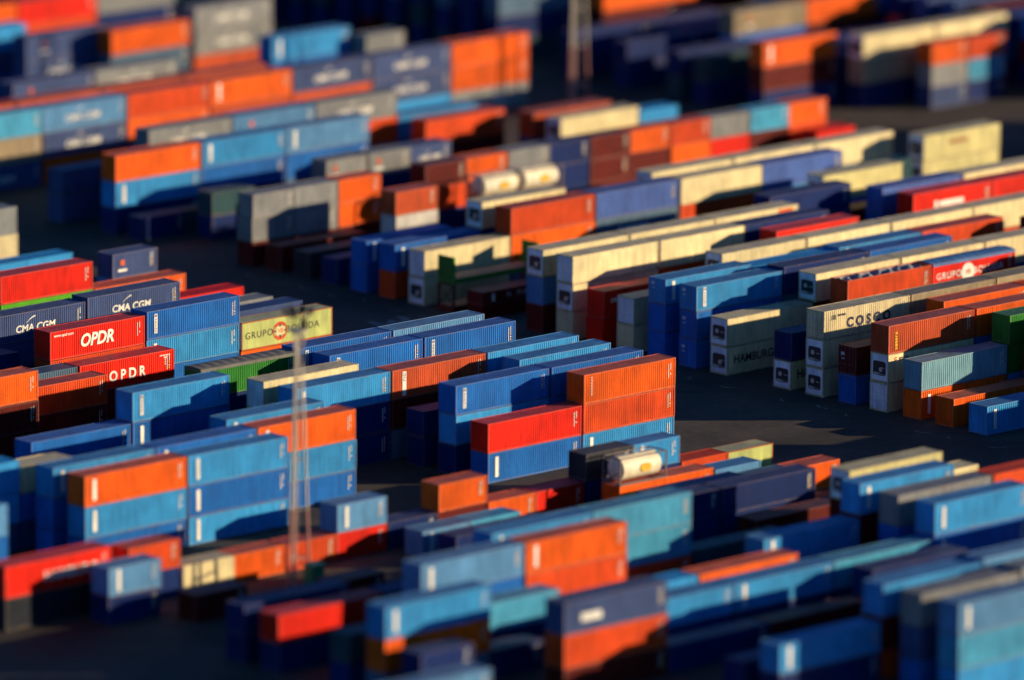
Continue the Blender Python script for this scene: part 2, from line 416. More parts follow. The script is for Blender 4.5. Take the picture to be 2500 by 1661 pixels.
def roofcol(c):
    return c
CONT = []
def spec(u, w, z, ln, code, info):
    mk = None
    if ':' in code: code, mk = code.split(':')
    key = code[:2]; fl = code[2:]
    H = 2.59 if ('s' in fl or 't' in fl) else 2.90
    if 'h' in fl: H = 1.43
    k_ = rnd.uniform(.88, 1.12)
    info.update(key=key, fl=fl, L=LEN[ln], H=H, mk=mk, u=u+rnd.uniform(-.06, .06), w=w+rnd.uniform(-.04, .04), z=z, rz=A+R(rnd.uniform(-.12, .12)), c=tuple(min(.88, x*k_) for x in PAL[key]),
                typ='tank' if 't' in fl else 'flat' if 'f' in fl else 'open-top' if ('v' in fl or 'o' in fl) else 'reefer' if key in ('CR', 'YC', 'YL') else 'dry')
    CONT.append(info); return H
def build(info):
    """one container thing with its parts"""
    key, fl, L, H, mk, c, ln = (info[k] for k in ('key', 'fl', 'L', 'H', 'mk', 'c', 'ln'))
    t = empty('shipping_container', world(info['u'], info['w'], info['z']), info['rz'])
    fc = tuple(x*.85+.03 for x in c)
    typ = 'dry'
    fc = tuple(x*.85+.03 for x in c)
    if 't' in fl:
        t.name = 'tank_container'; typ = 'tank'; H = 2.59
        link('frame', get(('tf', L), lambda: tank_frame(L)), t, (.16, .15, .16))
        link('tank', get(('tk', L), lambda: tank_body(L)), t, (.78, .70, .50))
        shape(t, 'logo_panel', ring(0, 0, 0, .42, 0, 360, 14, 1.7), (.70, .42, .03), L*.56, 1.35, y=.06, th=.01)
        link('walkway', get(('tw', L), lambda: MB().box(.6, W*.36, 2.47, L-.6, W*.64, 2.52).mesh('walkway', 'steel')), t)
    elif 'f' in fl:
        t.name = 'flat_rack_container'; typ = 'flat'
        link('deck', get(('fd', L), lambda: flat_deck(L)), t, c)
        link('plank_floor', get(('fp', L), lambda: MB().box(.25, .1, .625, L-.25, W-.1, .645).mesh('plank_floor', 'wood')), t)
        for x in (0, L-.22):
            link('end_wall', get(('fe', key), lambda: flat_end(key)), t, c, loc=(x, 0, 0))
    else:
        reefer = 'r' in fl or key in ('CR', 'YC', 'YL') or 'R' in fl
        sm = reefer
        fr = get(('fr', L, H), lambda: frame_full(L, H).mesh('frame', 'frame'))
        link('frame', fr, t, (.42, .09, .02) if key == 'YC' else fc)
        dl = 'd' in fl or 'R' in fl
        if sm: link('wall_panels', get(('sw', L, H), lambda: smooth_walls(L, H).mesh('wall_panels', 'smooth')), t, c)
        else: link('wall_panels', get(('w', L, H, dl), lambda: walls_mesh(L, H, dl).mesh('wall_panels', 'paint')), t, c)
        if 'v' in fl or 'o' in fl:
            typ = 'open-top'
            tc_ = (.03, .17, .42) if mk == 'boludaw' else ((.28, .27, .30) if 'o' in fl else (tuple(x*.8 for x in c) if key != 'GN' else (.15, .14, .13)))
            link('tarpaulin', get(('tp', L, H, 'o' in fl), lambda: tarp_mesh(L, H, 'o' in fl)), t, tc_)
        else:
            link('roof', get(('r', L, H, sm), lambda: (smooth_roof(L, H).mesh('roof', 'smoothroof') if sm else roof_mesh(L, H).mesh('roof', 'roof'))), t, roofcol(c))
        if reefer and not dl:
            typ = 'reefer'
            v = rnd.random() < .5
            ru = link('refrigeration_unit', get(('un', H), lambda: unit_mesh(H).mesh('refrigeration_unit', 'smooth')), t, (.82, .84, .88))  # whiter than the walls, to lift the end lying in shade
            link('condenser_opening', get(('rc', H), lambda: recess_mesh(H).mesh('condenser_opening', 'dark')), ru)
            link('fan', get(('fa', H, v), lambda: fan_mesh(H, v).mesh('fan', 'steel')), ru)
        elif dl:
            if reefer: typ = 'reefer'
            dc = (.80, .82, .86) if reefer else c  # reefer doors coloured lighter to brighten the shaded end
            for s in (0, 1):
                d = link('door', get(('d', H, s), lambda: door_mesh(H, s).mesh('door', 'paint')), t, dc)
                link('locking_bars', get(('db', H, s), lambda: bars_mesh(H, s).mesh('locking_bars', 'frame')), d, tuple(x*.7+.12 for x in dc))
            if not reefer: link('door_placard', get(('pl',), lambda: MB().box(-.012, W*.66, 1.9, .02, W*.85, 2.2).box(-.012, W*.66, 1.5, .02, W*.8, 1.62).mesh('door_placard', 'decal')), t, (.55, .57, .6))
        if not reefer and H > 2 and info.get('ids', True):
            link('id_marking', get(('id',), idm_mesh), t, WHITE, loc=(L-.75, 0, H*.60))
            if rnd.random() < .6: link('hazard_sticker', get(('hz',), haz_mesh), t, (.75, .40, .02), loc=(L-.75, 0, H*.60))
    if mk: logo_marks(t, mk, L, H, c)
    info['root'] = t
def tank_frame(L):
    b = MB(); H = 2.59
    for x in (0, L-.13):
        for y in (0, W-.13): b.box(x, y, 0, x+.13, y+.13, H)
        b.box(x+.01, .13, 0.01, x+.12, W-.13, .15); b.box(x+.01, .13, H-.13, x+.12, W-.13, H-.01)
        b.bar((x+.06, .1, .1), (x+.06, W-.1, H*.5), .04); b.bar((x+.06, W-.1, .1), (x+.06, .1, H*.5), .04)
    for y in (.01, W-.12): b.box(.13, y, .01, L-.13, y+.11, .15); b.box(.13, y, H-.12, L-.13, y+.09, H-.01)
    return b.mesh('frame', 'frame')
def tank_body(L):
    b = MB(); n = 22; r = 1.13; cy, cz = W/2, 1.36
    prof = [(.25, .0), (.29, .55), (.42, .92), (.62, r), (L-.62, r), (L-.42, .92), (L-.29, .55), (L-.25, 0)]
    for (x0, r0), (x1, r1) in zip(prof, prof[1:]):
        for k in range(n):
            a0, a1 = 2*math.pi*k/n, 2*math.pi*(k+1)/n
            b.q((x0, cy+r0*math.cos(a0), cz+r0*math.sin(a0)), (x1, cy+r1*math.cos(a0), cz+r1*math.sin(a0)), (x1, cy+r1*math.cos(a1), cz+r1*math.sin(a1)), (x0, cy+r0*math.cos(a1), cz+r0*math.sin(a1)))
    b.bar((L/2, cy, cz+r-.05), (L/2, cy, cz+r+.09), .28, 12)
    return b.mesh('tank', 'smooth', True)
def flat_deck(L):
    b = MB(); b.box(.15, .02, .12, L-.15, .14, .62); b.box(.15, W-.14, .12, L-.15, W-.02, .62)
    n = 12
    for k in range(n+1):
        x = .3+(L-.7)*k/n; b.box(x, .14, .3, x+.12, W-.14, .6)
    return b.mesh('deck', 'frame')
def flat_end(key):
    b = MB(); H = 2.9
    for y in (0, W-.16): b.box(0, y, 0, .22, y+.16, H)
    b.box(.01, .16, H-.16, .21, W-.16, H-.01); b.box(.01, .16, .02, .21, W-.16, .62)
    if key == 'GN':
        b.box(.07, .16, .62, .15, W-.16, H-.16)
        for k in range(6): b.box(.04, .3+k*.33, .62, .07, .42+k*.33, H-.16)
    else:
        b.bar((.1, .2, .7), (.1, W-.2, H-.2), .05); b.bar((.1, W-.2, .7), (.1, .2, H-.2), .05)
    return b.mesh('end_wall', 'frame')
def tarp_mesh(L, H, crumple):
    b = MB(); nx_, ny_ = 40, 8; r_ = random.Random(3)
    hh = {}
    for i in range(nx_+1):
        for j in range(ny_+1):
            x = .05+(L-.1)*i/nx_; y = -.01+(W+.02)*j/ny_
            z = H-.02+.14*math.sin(math.pi*j/ny_)*(.75+.25*math.cos(i*math.pi/2))
            if crumple: z = H-.25+.28*math.sin(i*.55+j*.4)*math.sin(math.pi*j/ny_)+.13*math.sin(i*1.3-j)+r_.uniform(-.03, .03)
            if crumple and j in (0, ny_): z = H-.05; y = .05 if j == 0 else W-.05
            hh[i, j] = (x, y, z)
    for i in range(nx_):
        for j in range(ny_): b.q(hh[i, j], hh[i+1, j], hh[i+1, j+1], hh[i, j+1])
    if not crumple:
        for i in range(nx_):
            a, c_ = hh[i, 0], hh[i+1, 0]; b.q((a[0], a[1]-.004, H-.32), (c_[0], c_[1]-.004, H-.32), c_, a)
        for j in range(ny_):
            a, c_ = hh[0, j], hh[0, j+1]; b.q((a[0]-.03, c_[1], H-.3), (a[0]-.03, a[1], H-.3), a, c_)
    return b.mesh('tarpaulin', 'tarp')

# ------------------------------------------------------------ the yard layout
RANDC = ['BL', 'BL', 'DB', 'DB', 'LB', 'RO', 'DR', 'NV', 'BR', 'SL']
STACK = {}
def stack(u, w, ln, codes, z0=0.0):
    z = z0; out = []
    for i, c_ in enumerate(codes.split()):
        if c_[0] == '?': c_ = rnd.choice(RANDC)+('s' if ln == 2 or 's' in c_ else '')
        if ln == 2 and 's' not in c_.split(':')[0]: c_ = c_.split(':')[0]+'s'+(':'+c_.split(':')[1] if ':' in c_ else '')
        info = dict(tier=i, ntier=len(codes.split()), su=round(u, 1), sw=round(w, 1), ln=ln)
        h = spec(u, w, z, ln, c_, info); z += h+.022
        out.append(info)
    for i, f in enumerate(out): f['below'] = out[i-1] if i else None; f['above'] = out[i+1] if i+1 < len(out) else None
    return out
OCC = set()
def SA(b, r, codes, du=0): OCC.add(('A', b, r, 0)); OCC.add(('A', b, r, 1)); return stack(-38.09+BAY*b+du, r*RP, 4, codes)
def SA2(b, h, r, codes): OCC.add(('A', b, r, 0 if h == 'l' else 1)); return stack(-38.09+BAY*b+(6.13 if h == 'r' else 0), r*RP, 2, codes)
def SB(b, r, codes, du=0): OCC.add(('B', b, r, 0)); OCC.add(('B', b, r, 1)); return stack(BAY*b+du, (r+.196)*RP, 4, codes)
def SB2(b, h, r, codes): OCC.add(('B', b, r, 0 if h == 'l' else 1)); return stack(BAY*b+(6.13 if h == 'r' else 0), (r+.196)*RP, 2, codes)
def SC(b, r, codes): return stack(102.7+BAY*b, (r+.0)*RP, 4, codes)
def SC2(b, h, r, codes): return stack(102.7+BAY*b+(6.13 if h == 'r' else 0), r*RP, 2, codes)
#@LAYOUT
# near block, the bay along the road
SA(0, 0, 'LB:w RO OR:tri'); SA(0, 1, '? BL BL'); SA(0, 2, '? ? LB'); SA(0, 3, '? ? LB'); SA(0, 4, '? BL'); SA(0, 5, '? ? BL:arkas')
SA(0, 6, '? BL SB'); SA(0, 11, 'OR YC:boluda'); SA(0, 12, 'DB NV'); SA(0, 13, 'DB GRs'); SA(0, 14, 'RD RD'); SA(0, 16, 'OR OR'); SA(0, 22, '? CC GR')
SA2(0, 'r', 17, 'DB SB NV:cl'); SA2(0, 'l', 20, 'LB LB'); SA2(0, 'r', 20, 'LB LB:w')
# second bay
SA(-1, 0, 'BL:w RD'); SA(-1, 1, 'DB LB BL:arkas'); SA(-1, 2, 'DB DBs'); SA(-1, 3, '? DR BR:uc'); SA(-1, 4, '?')
SA(-1, 5, '? BL BL:arkas'); SA(-1, 6, '? ? BL:arkas'); SA(-1, 11, 'BL LB:w BL:arkas'); SA(-1, 13, '? ? NV:cma'); SA(-1, 16, '? LG RD')
# third bay
SA(-2, 3, '? ? LB:w'); SA(-2, 4, '? ? CRd'); SA(-2, 6, '?s ? GNv'); SA(-2, 10, 'DR RD:opdr2'); SA(-2, 11, 'DR ROs RD:opdr'); SA(-2, 13, '? NVs NV:cma')
SA(-3, 1, 'BLs:w LB:w OR:w'); SA(-3, 2, '?s ? LB:w'); SA(-3, 5, '? BL:w LB:arkas'); SA(-3, 9, 'DR RO'); SA(-3, 10, '? SL'); SA(-3, 11, 'DB'); SA(-3, 12, 'DB DB')
SA(-4, 0, 'LBs:w BL:w LB:w'); SA(-4, 1, '?s ? BL:w'); SA(-4, 5, 'DB BL'); SA(-4, 8, 'DR DR OR')
SA(-5, 0, 'BLs LB:w OR:w'); SA(-5, 1, '?s ? LB:w'); SA2(-5, 'l', 2, '? ? CRs'); SA2(-5, 'r', 4, 'DB CRs'); SA(-6, 2, '?s ? LB'); SA(-7, -1, 'LB BL SB')
# twenty-foot row in front of them
SA2(-5, 'l', -3, 'CRs'); SA2(-5, 'r', -3, 'OR'); SA2(-4, 'l', -3, 'RO'); SA2(-4, 'r', -3, 'RD SB:w'); SA2(-3, 'l', -3, 'DB'); SA2(-3, 'r', -3, 'DR OR')
SA2(-2, 'l', -3, 'OR'); SA2(-2, 'r', -3, 'RD'); SA2(-1, 'l', -3, 'DB DG'); SA2(-1, 'r', -3, 'DB LB:w'); SA2(0, 'l', -3, 'RO'); SA2(0, 'r', -3, 'YC')
SA2(-6, 'r', -3, '? RO'); stack(-121.2, -3*RP, 4, 'BK RD:wr'); SA2(-6, 'l', -4, 'DB SB:w'); SA2(-3, 'l', -4, 'SB:w'); SA2(-3, 'r', -4, 'TE')  # BK paints the lower box black in place of missing shade
SA(-1, -4, 'OR'); stack(-50.6, -4*RP, 2, 'CRt', z0=2.922); SA2(0, 'l', -4, 'SB'); SA2(0, 'r', -5, 'OR')
# front rows
SA(-5, -10, 'DBs BL SB:w'); SA(-4, -10, '?s RO OR:w'); SA(-4, -9, '?s ? LB:w'); SA(-3, -9, '?s CY TE'); SA(-6, -8, 'DBs DBs'); SA(-6, -9, 'DBs RDs'); SA(-6, -12, '?s OR LB:w')
SA(-5, -11, 'DBs TEs'); SA(-5, -14, 'DRs RO NV:wl'); SA(-4, -13, 'DBs LBs'); SA(-3, -13, 'DBs LBs:w'); SA(-2, -13, 'DBs CYs')
SA(-3, -12, 'DBs ORs'); SA2(-4, 'r', -12, 'DB LB'); SA(-3, -14, 'DRs'); SA(-4, -14, 'DBs'); SA(-2, -14, 'DBs DBs'); SA(-3, -17, '?s ? LB'); SA(-3, -18, '?s ? GR'); SA(-3, -19, 'LBs TE SB:w'); SA(-4, -17, 'DBs LBs:w')
SA(-1, -13, 'LBs:w BL:w LB:w'); SA(-1, -12, '?s ? GR'); SA(0, -12, '?s ? RO'); stack(-50.9, -11.0*RP, 4, '? ? LB:w'); stack(-48.0, -10.05*RP, 4, '? ? YL'); SA2(0, 'r', -9, '? CRs')
# far side of the road
SB(0, -4, 'LB:w'); SB(0, -3, 'OR'); SB(0, -2, 'OR:w PS'); SB(0, -1, 'CRR CRr:seaco BR:cronos'); SB(0, 0, 'BLv DRd'); SB(0, 1, 'CRr CRr CCd:cosco')
SB(0, 2, 'CRr:hamb DB'); SB(0, 4, 'CRr:hamb CRr'); SB(0, 5, 'BLd BLd LBsd:arkas'); SB(0, 6, 'BL BL LBsd:w'); SB(0, 7, 'CRR CRR'); SB(0, 8, 'RD RD:dri')
SB(0, 9, 'CRR:ital CRr CRR'); SB(0, 10, 'DR SB CRr'); SB(0, 12, 'DRh:pini DRh:pini'); SB(0, 13, 'DRf GNf'); SB(0, 14, 'CRr CRR'); SB(0, 15, 'RO BL:w'); SB(0, 16, 'BL BLs:w')
SB(0, 17, 'DB'); SB(0, 18, 'DG'); SB(0, 19, 'DR'); SB2(0, 'l', 20, 'DR GR GR'); SB2(0, 'r', 20, 'DR GR GR'); SB2(1, 'l', 20, 'DR OR OR'); SB2(1, 'l', 18, '? WH BR')
for r_, c_ in ((9, '? ? CR'), (10, '? ? CR'), (7, '? ? CR'), (4, '? ? CR:rd'), (3, '? ? ROo'), (0, '? ? OR'), (-1, '? ? OR'), (-2, '? GN GN'), (1, '? ? TN'), (5, '? ? DB'), (6, '? ?s LBs:w'), (14, '? OR RO'), (15, '? ? CR')): SB(1, r_, c_)
for r_, c_ in ((3, '? ? RDv:boludaw'), (4, '? ? CR'), (1, '? ? TN'), (6, '? ? LBs:w'), (7, '? ? CR'), (8, '? ? RD'), (9, '? ? DB'), (10, '? ? CR:op'), (14, '? SL:ww PU'), (0, '? ? OR'), (5, '? ? BL')): SB(2, r_, c_)
for r_, c_ in ((4, '? ? CR'), (6, '? ? ROs'), (7, '? ? CR'), (11, '? ? DB'), (14, '? RO CR'), (15, '? ? CR'), (9, '? DB')): SB(3, r_, c_)
for r_, c_ in ((7, '? ? CR'), (9, '? ? RD:ww'), (10, '? ? PU'), (12, '? ? YL'), (14, '? ? PU'), (15, '? ? CR')): SB(4, r_, c_)
for r_, c_ in ((15, '? ? CR'), (10, '? ? CR'), (9, '? ? RD')): SB(5, r_, c_)
SB(6, 14, '? YL YL:br'); SB2(5, 'l', 13, '? ? TM')
# rows 18-31
for b_, h_, c_ in ((2, 'l', '? ? DR'), (2, 'r', '? ? OR'), (3, 'l', '? ? GR'), (3, 'r', 'DB DB DB'), (4, 'l', 'DR DR DR'), (4, 'r', 'DR DR OR'), (5, 'l', 'DR OR RO'), (5, 'r', '? RD GR'), (6, 'l', '? DR CY'), (6, 'r', '? RO OR')): SB2(b_, h_, 20, c_)
for b_, h_, c_ in ((1, 'r', '? ? GR:cl'), (2, 'l', '? ? GR:cl'), (2, 'r', '? ? NV:cma')): SB2(b_, h_, 22, c_)
SB2(2, 'l', 18, '? ? CRt'); SB2(2, 'r', 18, '? ? CRt')
SB(0, 25, 'DB LB:w OR'); SB(1, 25, '? BL LB:w'); SB(2, 25, '? BL SB:w'); SB(4, 27, '? LB'); SB(4, 26, 'DR RO'); SB2(2, 'r', 24, '? RD'); SB2(0, 'r', 23, 'DB TM'); SB2(0, 'l', 24, 'DB'); SB2(0, 'r', 24, 'TM')
SB(0, 27, '? NV'); SB(1, 27, '? ? GR:cma'); SB(2, 27, '? ? SB:cl'); SB(3, 27, '? ? GR:cma')
for b_ in (0, 1, 2, 3): SB(b_, 32, '? ? BR')
SB(0, 31, 'NV:cma TN TE'); SB(1, 31, 'OR NV:cma SB:cma'); SB(2, 31, '? OR RO'); SB(3, 31, '? ? OR:w'); SB(4, 31, '? ? NV:cma'); SB(5, 31, '? NV:cma NV:cma'); SB(6, 31, 'GR:cma OR OR')
stack(19.3, 34.2*RP, 4, '? ? NV:cl'); stack(31.8, 34.2*RP, 4, '? ? GR:cma'); stack(61.6, 34.9*RP, 4, '? ? LB:w'); stack(74.4, 34.4*RP, 2, '? ? GR')
stack(42.3, 43.4*RP, 4, '? ? OR'); stack(54.8, 43.4*RP, 4, '? ? RD'); stack(67.3, 43.4*RP, 4, '? ? GR'); stack(39.8, 39.1*RP, 4, '? NV:cma NV:cl'); stack(50.2, 38.4*RP, 4, '? ? OR'); stack(34.0, 40.8*RP, 4, '? NV LB'); stack(68.0, 39.6*RP, 4, '? GR:cma GR:cma')
# beyond the second road
SC(0, 25.9, 'DB DR OR:w'); SC(1, 29.8, '? ? TN:cl'); SC(2, 29.8, '? ? OR'); SC(1, 34.8, 'DR DR OR'); SC(2, 34.8, '? ? OR'); SC(1, 25.0, '? TN CR'); SC(2, 25.0, '? ? CR')
SC2(1, 'r', 23.8, '? GR OR'); SC2(2, 'l', 23.8, '? TE RO')
SB(5, 24, '? CR'); SB(5, 25, '? BR'); SB2(6, 'l', 24, 'DB LB'); SB2(6, 'r', 19, '? RD'); SB(4, 11, '? ?')
SC(0, 28, 'DB TM'); SC(0, 29, 'TM DB'); SC(1, 28, 'DB DB'); SC(2, 28, 'DB DB')
# dark stacks among the front rows, their shade deepened by the DB colour
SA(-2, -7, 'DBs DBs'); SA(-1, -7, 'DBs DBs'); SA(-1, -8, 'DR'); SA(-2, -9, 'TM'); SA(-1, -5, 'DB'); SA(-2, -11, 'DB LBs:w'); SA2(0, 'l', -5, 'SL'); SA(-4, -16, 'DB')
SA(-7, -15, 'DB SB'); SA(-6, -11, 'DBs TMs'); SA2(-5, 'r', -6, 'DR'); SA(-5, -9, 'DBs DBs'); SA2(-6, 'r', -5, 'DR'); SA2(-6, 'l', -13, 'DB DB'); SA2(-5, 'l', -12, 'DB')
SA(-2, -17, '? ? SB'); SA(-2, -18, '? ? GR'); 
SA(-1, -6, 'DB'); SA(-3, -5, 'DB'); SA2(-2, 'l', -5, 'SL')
for r_ in range(-22, -15): SA(0, r_, 'DB ? ?')  # unseen stacks added beyond the lower right to block the sun
for b_, r0_, r1_ in ((0, -14, -8), (1, -14, -9), (1, -3, -3), (2, -11, -1), (3, -10, 2), (4, -8, 5)):  # mostly unseen stacks, added so their shade falls in from the right
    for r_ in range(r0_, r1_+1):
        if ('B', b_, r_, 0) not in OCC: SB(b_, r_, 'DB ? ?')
SB(2, -1, '? ? OR')
# beyond the second road and at the far end, mostly in shade
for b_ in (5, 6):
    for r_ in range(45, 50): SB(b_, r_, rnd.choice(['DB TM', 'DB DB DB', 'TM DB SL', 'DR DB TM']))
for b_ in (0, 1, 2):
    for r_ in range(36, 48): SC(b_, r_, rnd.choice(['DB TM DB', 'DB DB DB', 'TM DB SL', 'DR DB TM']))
for b_ in (3, 4):  # added past the right edge to shade the far block
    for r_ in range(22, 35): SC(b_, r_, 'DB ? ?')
for b_, r0_, r1_ in ((1, 8, 17), (2, 8, 16), (3, 8, 15)):  # unseen stacks added to darken the far road with their shade
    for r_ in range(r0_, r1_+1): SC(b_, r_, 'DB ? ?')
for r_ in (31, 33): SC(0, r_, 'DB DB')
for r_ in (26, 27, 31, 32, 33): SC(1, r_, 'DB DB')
#@END

# ------------------------------------------------------------ which containers show in the photo
import numpy as np
def visibility(sc=.32):
    Wd, Hd = int(2500*sc), int(1661*sc); Z = np.full((Hd, Wd), 1e9); ID = np.full((Hd, Wd), -1, int)
    for n, i in enumerate(CONT):
        ca, sa = math.cos(i['rz']), math.sin(i['rz']); o = world(i['u'], i['w'], i['z'])
        P = []
        for x in (0, i['L']):
            for y in (0, W):
                for z in (0, i['H']): P.append(Vector((o.x+x*ca-y*sa, o.y+x*sa+y*ca, o.z+z)))
        pr = [project(p) for p in P]; dp = [(p-Vector((0, 0, HC))).dot(fwd) for p in P]
        if max(p[0] for p in pr) < 0 or min(p[0] for p in pr) > 2500 or max(p[1] for p in pr) < 0 or min(p[1] for p in pr) > 1661: continue
        for f in ((0, 4, 5, 1), (0, 1, 3, 2), (1, 5, 7, 3)):
            q = [(pr[k][0]*sc, pr[k][1]*sc) for k in f]; d = sum(dp[k] for k in f)/4
            x0 = max(0, int(min(a for a, _ in q))); x1 = min(Wd, int(max(a for a, _ in q))+2); y0 = max(0, int(min(b for _, b in q))); y1 = min(Hd, int(max(b for _, b in q))+2)
            if x1 <= x0 or y1 <= y0: continue
            gx, gy = np.meshgrid(np.arange(x0, x1)+.5, np.arange(y0, y1)+.5)
            s1 = np.ones(gx.shape, bool); s2 = np.ones(gx.shape, bool)
            for (ax, ay), (bx, by) in zip(q, q[1:]+q[:1]):
                cr = (bx-ax)*(gy-ay)-(by-ay)*(gx-ax); s1 &= cr >= 0; s2 &= cr <= 0
            mset = s1 | s2
            # depth varies over the face: interpolate from the corners by plane fit
            Amat = np.array([[a, b, 1] for a, b in q]); co = np.linalg.lstsq(Amat, np.array([dp[k] for k in f]), rcond=None)[0]
            D = co[0]*gx+co[1]*gy+co[2]
            sub = Z[y0:y1, x0:x1]; m2 = mset & (D < sub); sub[m2] = D[m2]; ID[y0:y1, x0:x1][m2] = n
    cnt = np.bincount(ID[ID >= 0].ravel(), minlength=len(CONT))
    for n, i in enumerate(CONT): i['vis'] = int(cnt[n])
visibility()
order_ = sorted(CONT, key=lambda i: -i['vis'])
SEEN = [i for i in order_[:310] if i['vis'] > 3]
ids_ = {id(i) for i in SEEN}
REST = [i for i in CONT if id(i) not in ids_]
print('all', len(CONT), 'with pixels', sum(i['vis'] > 3 for i in CONT), 'built', len(SEEN), 'largest in rest', max([i['vis'] for i in REST]+[0]))
for i in CONT:
    if id(i) in ids_: build(i)
def rest_mesh():
    V = []; F = []; colr = []
    cache = {}
    for i in REST:
        k = (i['L'], max(2.0, i['H']))
        if k not in cache:
            m = MB(); bs = []
            for part, g_ in ((walls_mesh(*k, False), 1.0), (roof_mesh(*k), .8), (frame_full(*k), .9)): bs.append((part, g_))
            cache[k] = bs
        ca, sa = math.cos(i['rz']), math.sin(i['rz']); o = world(i['u'], i['w'], i['z']); zs = i['H']/k[1]
        for part, g_ in cache[k]:
            n0 = len(V); V += [(o.x+x*ca-y*sa, o.y+x*sa+y*ca, o.z+z*zs) for x, y, z in part.v]; F += [tuple(q+n0 for q in f) for f in part.f]
            colr += [(*[x*g_ for x in i['c']], 1)]*len(part.v)
    me = bpy.data.meshes.new('container_stacks'); me.from_pydata(V, [], F)
    at = me.color_attributes.new('Col', 'FLOAT_COLOR', 'POINT'); at.data.foreach_set('color', np.array(colr, 'f').ravel())
    me.materials.append(M['stuff']); me.update(); return me
g = N('stacked_container_paint'); va = g.n('ShaderNodeAttribute'); va.attribute_name = 'Col'; tc = g.n('ShaderNodeTexCoord')
g.l(g.mix(.6, va.outputs['Color'], g.ramp(g.noise(tc.outputs['Object'], .8, 4), .3, .7, (.7, .7, .7), (1.1, 1.1, 1.1)), 'MULTIPLY'), g.b.inputs['Base Color']); g.b.inputs['Specular IOR Level'].default_value = .15
M['stuff'] = g.m
if REST: tag(link('container_stacks', rest_mesh()), 'containers hidden deep inside and beyond the visible stacks, some added to cast shade', 'containers', kind='stuff')

# ------------------------------------------------------------ ground
b = MB(); b.q((-2500, -400, 0), (2500, -400, 0), (2500, 4500, 0), (-2500, 4500, 0))
gr = link('ground', b.mesh('ground', 'asphalt')); tag(gr, kind='structure')
def ground_text(s, u, w, size, rot, label):
    me = text_mesh(s, size, bold=.05, thick=.002).copy(); me.materials.clear(); me.materials.append(M['line'])
    o = link('road_marking', me, loc=world(u, w, .006), rot=(0, 0, rot)); tag(o, kind='structure'); return o
ground_text('3', -7.9, 60.5, 6.8, A-R(90), '')
b = MB()
for r_ in range(-5, 24):                                                      # worn slot marks at the road edge
    gr_ = random.Random(r_); u_ = -2.2+gr_.uniform(-.5, .5); w_ = (r_+.196)*RP+1.2+gr_.uniform(-.3, .3)
    if gr_.random() < .35: continue
    a0 = gr_.uniform(100, 200); n_ = gr_.choice((3, 4, 6))
    for k in range(n_):
        t0, t1 = R(a0+14*k), R(a0+14*k+gr_.uniform(9, 14)); ra, rb = 1.25, 1.25+gr_.uniform(.12, .3)
        b.q(*[world(u_+q*math.cos(t), w_+q*math.sin(t), .005) for q, t in ((ra, t0), (rb, t0), (rb, t1), (ra, t1))])
tag(link('road_marking', b.mesh('road_marking', 'line')), kind='structure')

# ------------------------------------------------------------ floodlight masts
def mast(u, w, h, hw, label, two=False):
    t = empty('floodlight_mast', world(u, w, 0), R(18))
    b = MB(); top = .24; bot = hw; q_ = .55 if not two else 1.0
    def leg(i, z):
        f = 1-z/h; r_ = top+(bot-top)*f; a_ = R(90+120*i); return Vector((r_*math.cos(a_), r_*math.sin(a_), z))
    zc = 7.5
    for i in range(3):
        link('leg', MB().bar(leg(i, 0), leg(i, zc), .13, 8, .12).mesh('leg', 'redsteel'), t)
        link('leg', MB().bar(leg(i, zc), leg(i, h), .12, 8, .10).mesh('leg', 'steel'), t)
    z = 3.0
    while z < h-3:
        b = MB()
        for i in range(3): b.bar(leg(i, z), leg((i+1) % 3, z), .055, 6)
        link('brace', b.mesh('brace', 'steel'), t); z += 4.5
    b = MB()
    zz = 1.5
    p0, p1 = leg(1, 0)+Vector((.25, -.1, 0)), leg(1, h)+Vector((.25, -.1, 0))
    q0, q1 = p0+Vector((.38, 0, 0)), p1+Vector((.38, 0, 0))
    b.bar(p0, p1, .03, 4); b.bar(q0, q1, .03, 4)
    while zz < h: f = zz/h; b.bar(p0.lerp(p1, f), q0.lerp(q1, f), .022, 4); zz += .45
    link('ladder', b.mesh('ladder', 'steel'), t)
    b = MB(); zp = h
    for i in range(3): b.bar(leg(i, h-2.2), (1.15*q_*math.cos(R(90+120*i)), 1.15*q_*math.sin(R(90+120*i)), zp), .05, 5)
    b.bar((0, 0, zp), (0, 0, zp+.18), 1.5*q_, 14); link('platform', b.mesh('platform', 'steel'), t)
    b = MB()
    for k in range(8):
        a_ = R(45*k); rr = 1.45*q_; b.bar((rr*math.cos(a_), rr*math.sin(a_), zp+.1), (rr*math.cos(a_), rr*math.sin(a_), zp+1.55), .03, 5)
        a2 = R(45*(k+1))
        for zz in (.6, 1.05, 1.55): b.bar((rr*math.cos(a_), rr*math.sin(a_), zp+zz), (rr*math.cos(a2), rr*math.sin(a2), zp+zz), .025 if zz < 1.5 else .05, 5)
    b.box(.25, -.4, zp+.15, .6, .05, zp+1.15)
    link('railing', b.mesh('railing', 'dark'), t)
    for k in range(8):
        a_ = R(45*k+10); c_, s_ = math.cos(a_), math.sin(a_)
        fx = MB(); fx.box(-.42, 0, 0, .42, .22, .78, m=0)
        fx.q((-.36, .225, .06), (-.36, .225, .72), (.36, .225, .72), (.36, .225, .06), m=1)
        fx.box(-.06, -.25, .3, .06, 0, .42, m=0)
        me = get(('flood',), lambda: fx.mesh('floodlight', ['dark', 'lampglass']))
        o = link('floodlight', me, t)
        o.matrix_local = Matrix.Translation((1.0*c_, 1.0*s_, zp+1.6)) @ Matrix.Rotation(a_-R(90), 4, 'Z') @ Matrix.Rotation(R(-38), 4, 'X') @ Matrix.Scale(.78, 4)
    tag(t, label, 'mast', 'floodlight masts of the container yard')
    return t
